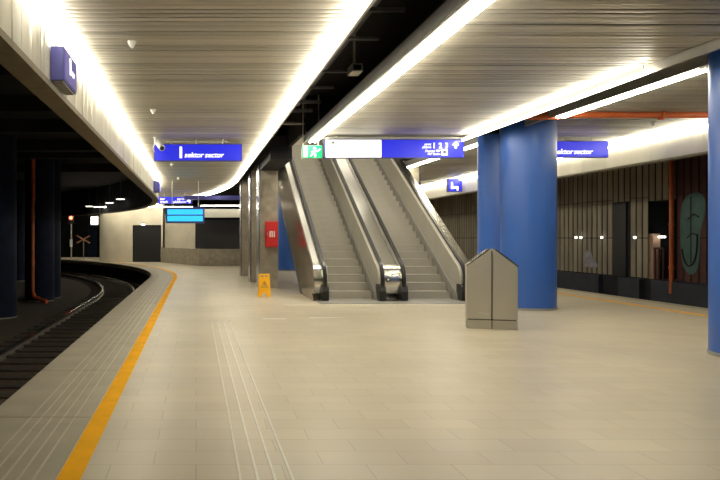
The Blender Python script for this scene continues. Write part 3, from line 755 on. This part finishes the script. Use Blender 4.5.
for (x, y, z, l) in ((-.78, 8.3, ZA, 'tiny white ceiling sensor nearest the camera'), (-.8, 12.7, ZA, 'tiny white ceiling sensor between the camera and the sector sign'),
                     (-.78, 22.0, ZA, 'tiny white ceiling sensor just beyond the sector sign with the 1'), (-.72, 27.0, ZA, 'tiny white ceiling sensor farthest off, beyond two others past the sector sign'),
                     (10.3, 15.3, ZC, 'tiny ceiling sensor above the smooth fascia, near the orange pipe')):
    t = thing('ceiling_sensor', (x, y, z), l, 'sensor', 'ceiling sensors')
    q = MB(); q.cyl(x, y, z-.02, z+.005, .055, n=20); obj('base', q, M['white'], t, smooth=40)
    q = MB(); q.tube([(x,y,z-.02),(x,y,z-.05),(x,y,z-.085)], [.05,.035,.012], 20); obj('head', q, M['white'], t, smooth=40)
t = thing('overhead_pipe', (8, 13.9, 4.1), 'orange pipe running across under the ceiling before the twin blue columns', 'pipe')
q = MB(); q.tube([(6.35,14.05,4.14),(13.0,14.05,4.14)], .062, 18); obj('pipe', q, M['orange'], t, smooth=40)
q = MB(); q.tube([(6.5,14.05,4.13),(7.5,14.05,4.13)], .085, 18); obj('sleeve', q, M['orange'], t, smooth=40)
for x, l in ((6.60, .05), (7.45, .06), (9.6, .05)):
    q = MB(); q.tube([(x,14.05,4.14),(x+l,14.05,4.13)], .1, 18); obj('coupling', q, M['orange'], t, smooth=40)
t = thing('drain_pipe', (-5.9, 26.6, -.9), 'orange drain pipe down the dark blue column beyond the track', 'pipe')
q = MB(); q.tube([(-6.4,26.74,4.9),(-6.4,26.74,3.2),(-6.42,26.72,2.9),(-6.42,26.72,-.5),(-6.3,26.6,-.72),(-5.75,26.2,-.86)], .075, 12); obj('tube', q, M['orange'], t, smooth=40)
for z in (.6, 2.4):
    q = MB(); q.tube([(-6.42,26.72,z),(-6.42,26.72,z+.08)], .095, 12); obj('clamp', q, M['orange'], t, smooth=40)

# ------------------------------------------------------------------ far end by the track
t = thing('signal_post', (-9.9, 54, -.92), 'signal post with a glowing red lamp beyond the track', 'signal')
q = MB(); q.tube([(-9.9,54,-.92),(-9.9,54,3.5)], .06, 10); obj('post', q, M['lip'], t)
q = MB(); q.box(-10.12,-9.68,53.85,54.05,2.7,3.7); hd = obj('head', q, M['rubber'], t)
q = MB(); q.tube([(-9.9,53.85,3.2),(-9.9,53.80,3.2)], .13, 16); obj('red_lamp', q, M['redlamp'], hd)
q = MB(); q.box(-10.0,-9.8,53.9,53.95,.9,1.5); obj('plate', q, M['white'], t)
t = thing('crossing_sign', (-8.6, 52, -.92), 'orange and white crossed board sign on a thin post', 'sign')
q = MB(); q.tube([(-8.6,52,-.92),(-8.6,52,1.5)], .04, 8); obj('post', q, M['lip'], t)
for sg in (-1, 1):
    q = MB(); d = Vector((.5, 0, .28*sg)); c = Vector((-8.6, 51.93+.02*sg, 1.5)); n = Vector((-.28*sg,0,.5)).normalized()*.05
    q.hexa([tuple(c+e) for e in (-d-n+Vector((0,-.008,0)), d-n+Vector((0,-.008,0)), d-n+Vector((0,.008,0)), -d-n+Vector((0,.008,0)), -d+n+Vector((0,-.008,0)), d+n+Vector((0,-.008,0)), d+n+Vector((0,.008,0)), -d+n+Vector((0,.008,0)))])
    obj('board', q, M['board'], t)
t = thing('wall_floodlight', (-6.6, 45.0, 2.5), 'bright floodlight at the corner of the pale end wall', 'lamp')
q = MB(); q.box(-6.45,-6.35,45.05,45.2,2.5,3.0); obj('bracket', q, M['lip'], t)
q = MB(); q.box(-6.98,-6.45,44.95,45.15,2.45,3.05); obj('housing', q, M['lip'], t)
q = MB(); q.box(-6.92,-6.5,44.93,44.95,2.5,3.0); obj('lens', q, M['fixture'], t)
t = thing('door_lamp', (-3.5, 45.1, 2.5), 'small lamp over the dark doorway in the pale end wall', 'lamp')
q = MB(); q.box(-3.62,-3.38,45.0,45.2,2.52,2.62); obj('housing', q, M['lip'], t)
q = MB(); q.box(-3.6,-3.4,45.02,45.15,2.47,2.52); obj('bulb', q, M['fixture'], t)
for i, (s, z) in enumerate(((40.5,3.9),(43.0,3.8),(45.5,3.65),(47.0,3.75))):
    p = P(s, -2.1, z)
    t = thing('tunnel_lamp', p, ('tunnel lamp nearest, behind the bend of the ribbed fascia', 'second tunnel lamp behind the bend of the ribbed fascia', 'third and brightest tunnel lamp behind the bend of the ribbed fascia', 'farthest tunnel lamp behind the bend of the ribbed fascia')[i], 'lamp', 'tunnel lamps over the curving track')
    q = MB(); q.tube([(p[0],p[1],z+.05),(p[0],p[1],5.0)], .02, 6); obj('rod', q, M['beam'], t)
    q = MB(); q.box(p[0]-.3,p[0]+.3,p[1]-.06,p[1]+.06,z,z+.07); obj('housing', q, M['beam'], t)
    q = MB(); q.box(p[0]-.22,p[0]+.22,p[1]-.05,p[1]+.05,z-.035,z); obj('tube', q, M['smalllamp'], t)

# ------------------------------------------------------------------ camera, world, view
F = 680.0
cam = bpy.data.cameras.new('camera'); co = bpy.data.objects.new('camera', cam); COL.objects.link(co)
cam.sensor_width = 36; cam.sensor_fit = 'HORIZONTAL'; cam.lens = 36*F/720
cam.shift_x = (360-196)/720; cam.shift_y = -2/720
co.location = (0,0,1.6); co.rotation_euler = (PI/2,0,0)
cam.clip_start = .05; cam.clip_end = 300
S.camera = co
w = bpy.data.worlds.new('world'); S.world = w; w.use_nodes = True
w.node_tree.nodes['Background'].inputs[0].default_value = (.5,.6,.8,1); w.node_tree.nodes['Background'].inputs[1].default_value = .004
S.view_settings.view_transform = 'Standard'; S.view_settings.look = 'None'
S.view_settings.exposure = .37; S.view_settings.gamma = 1; S.view_settings.use_curve_mapping = False
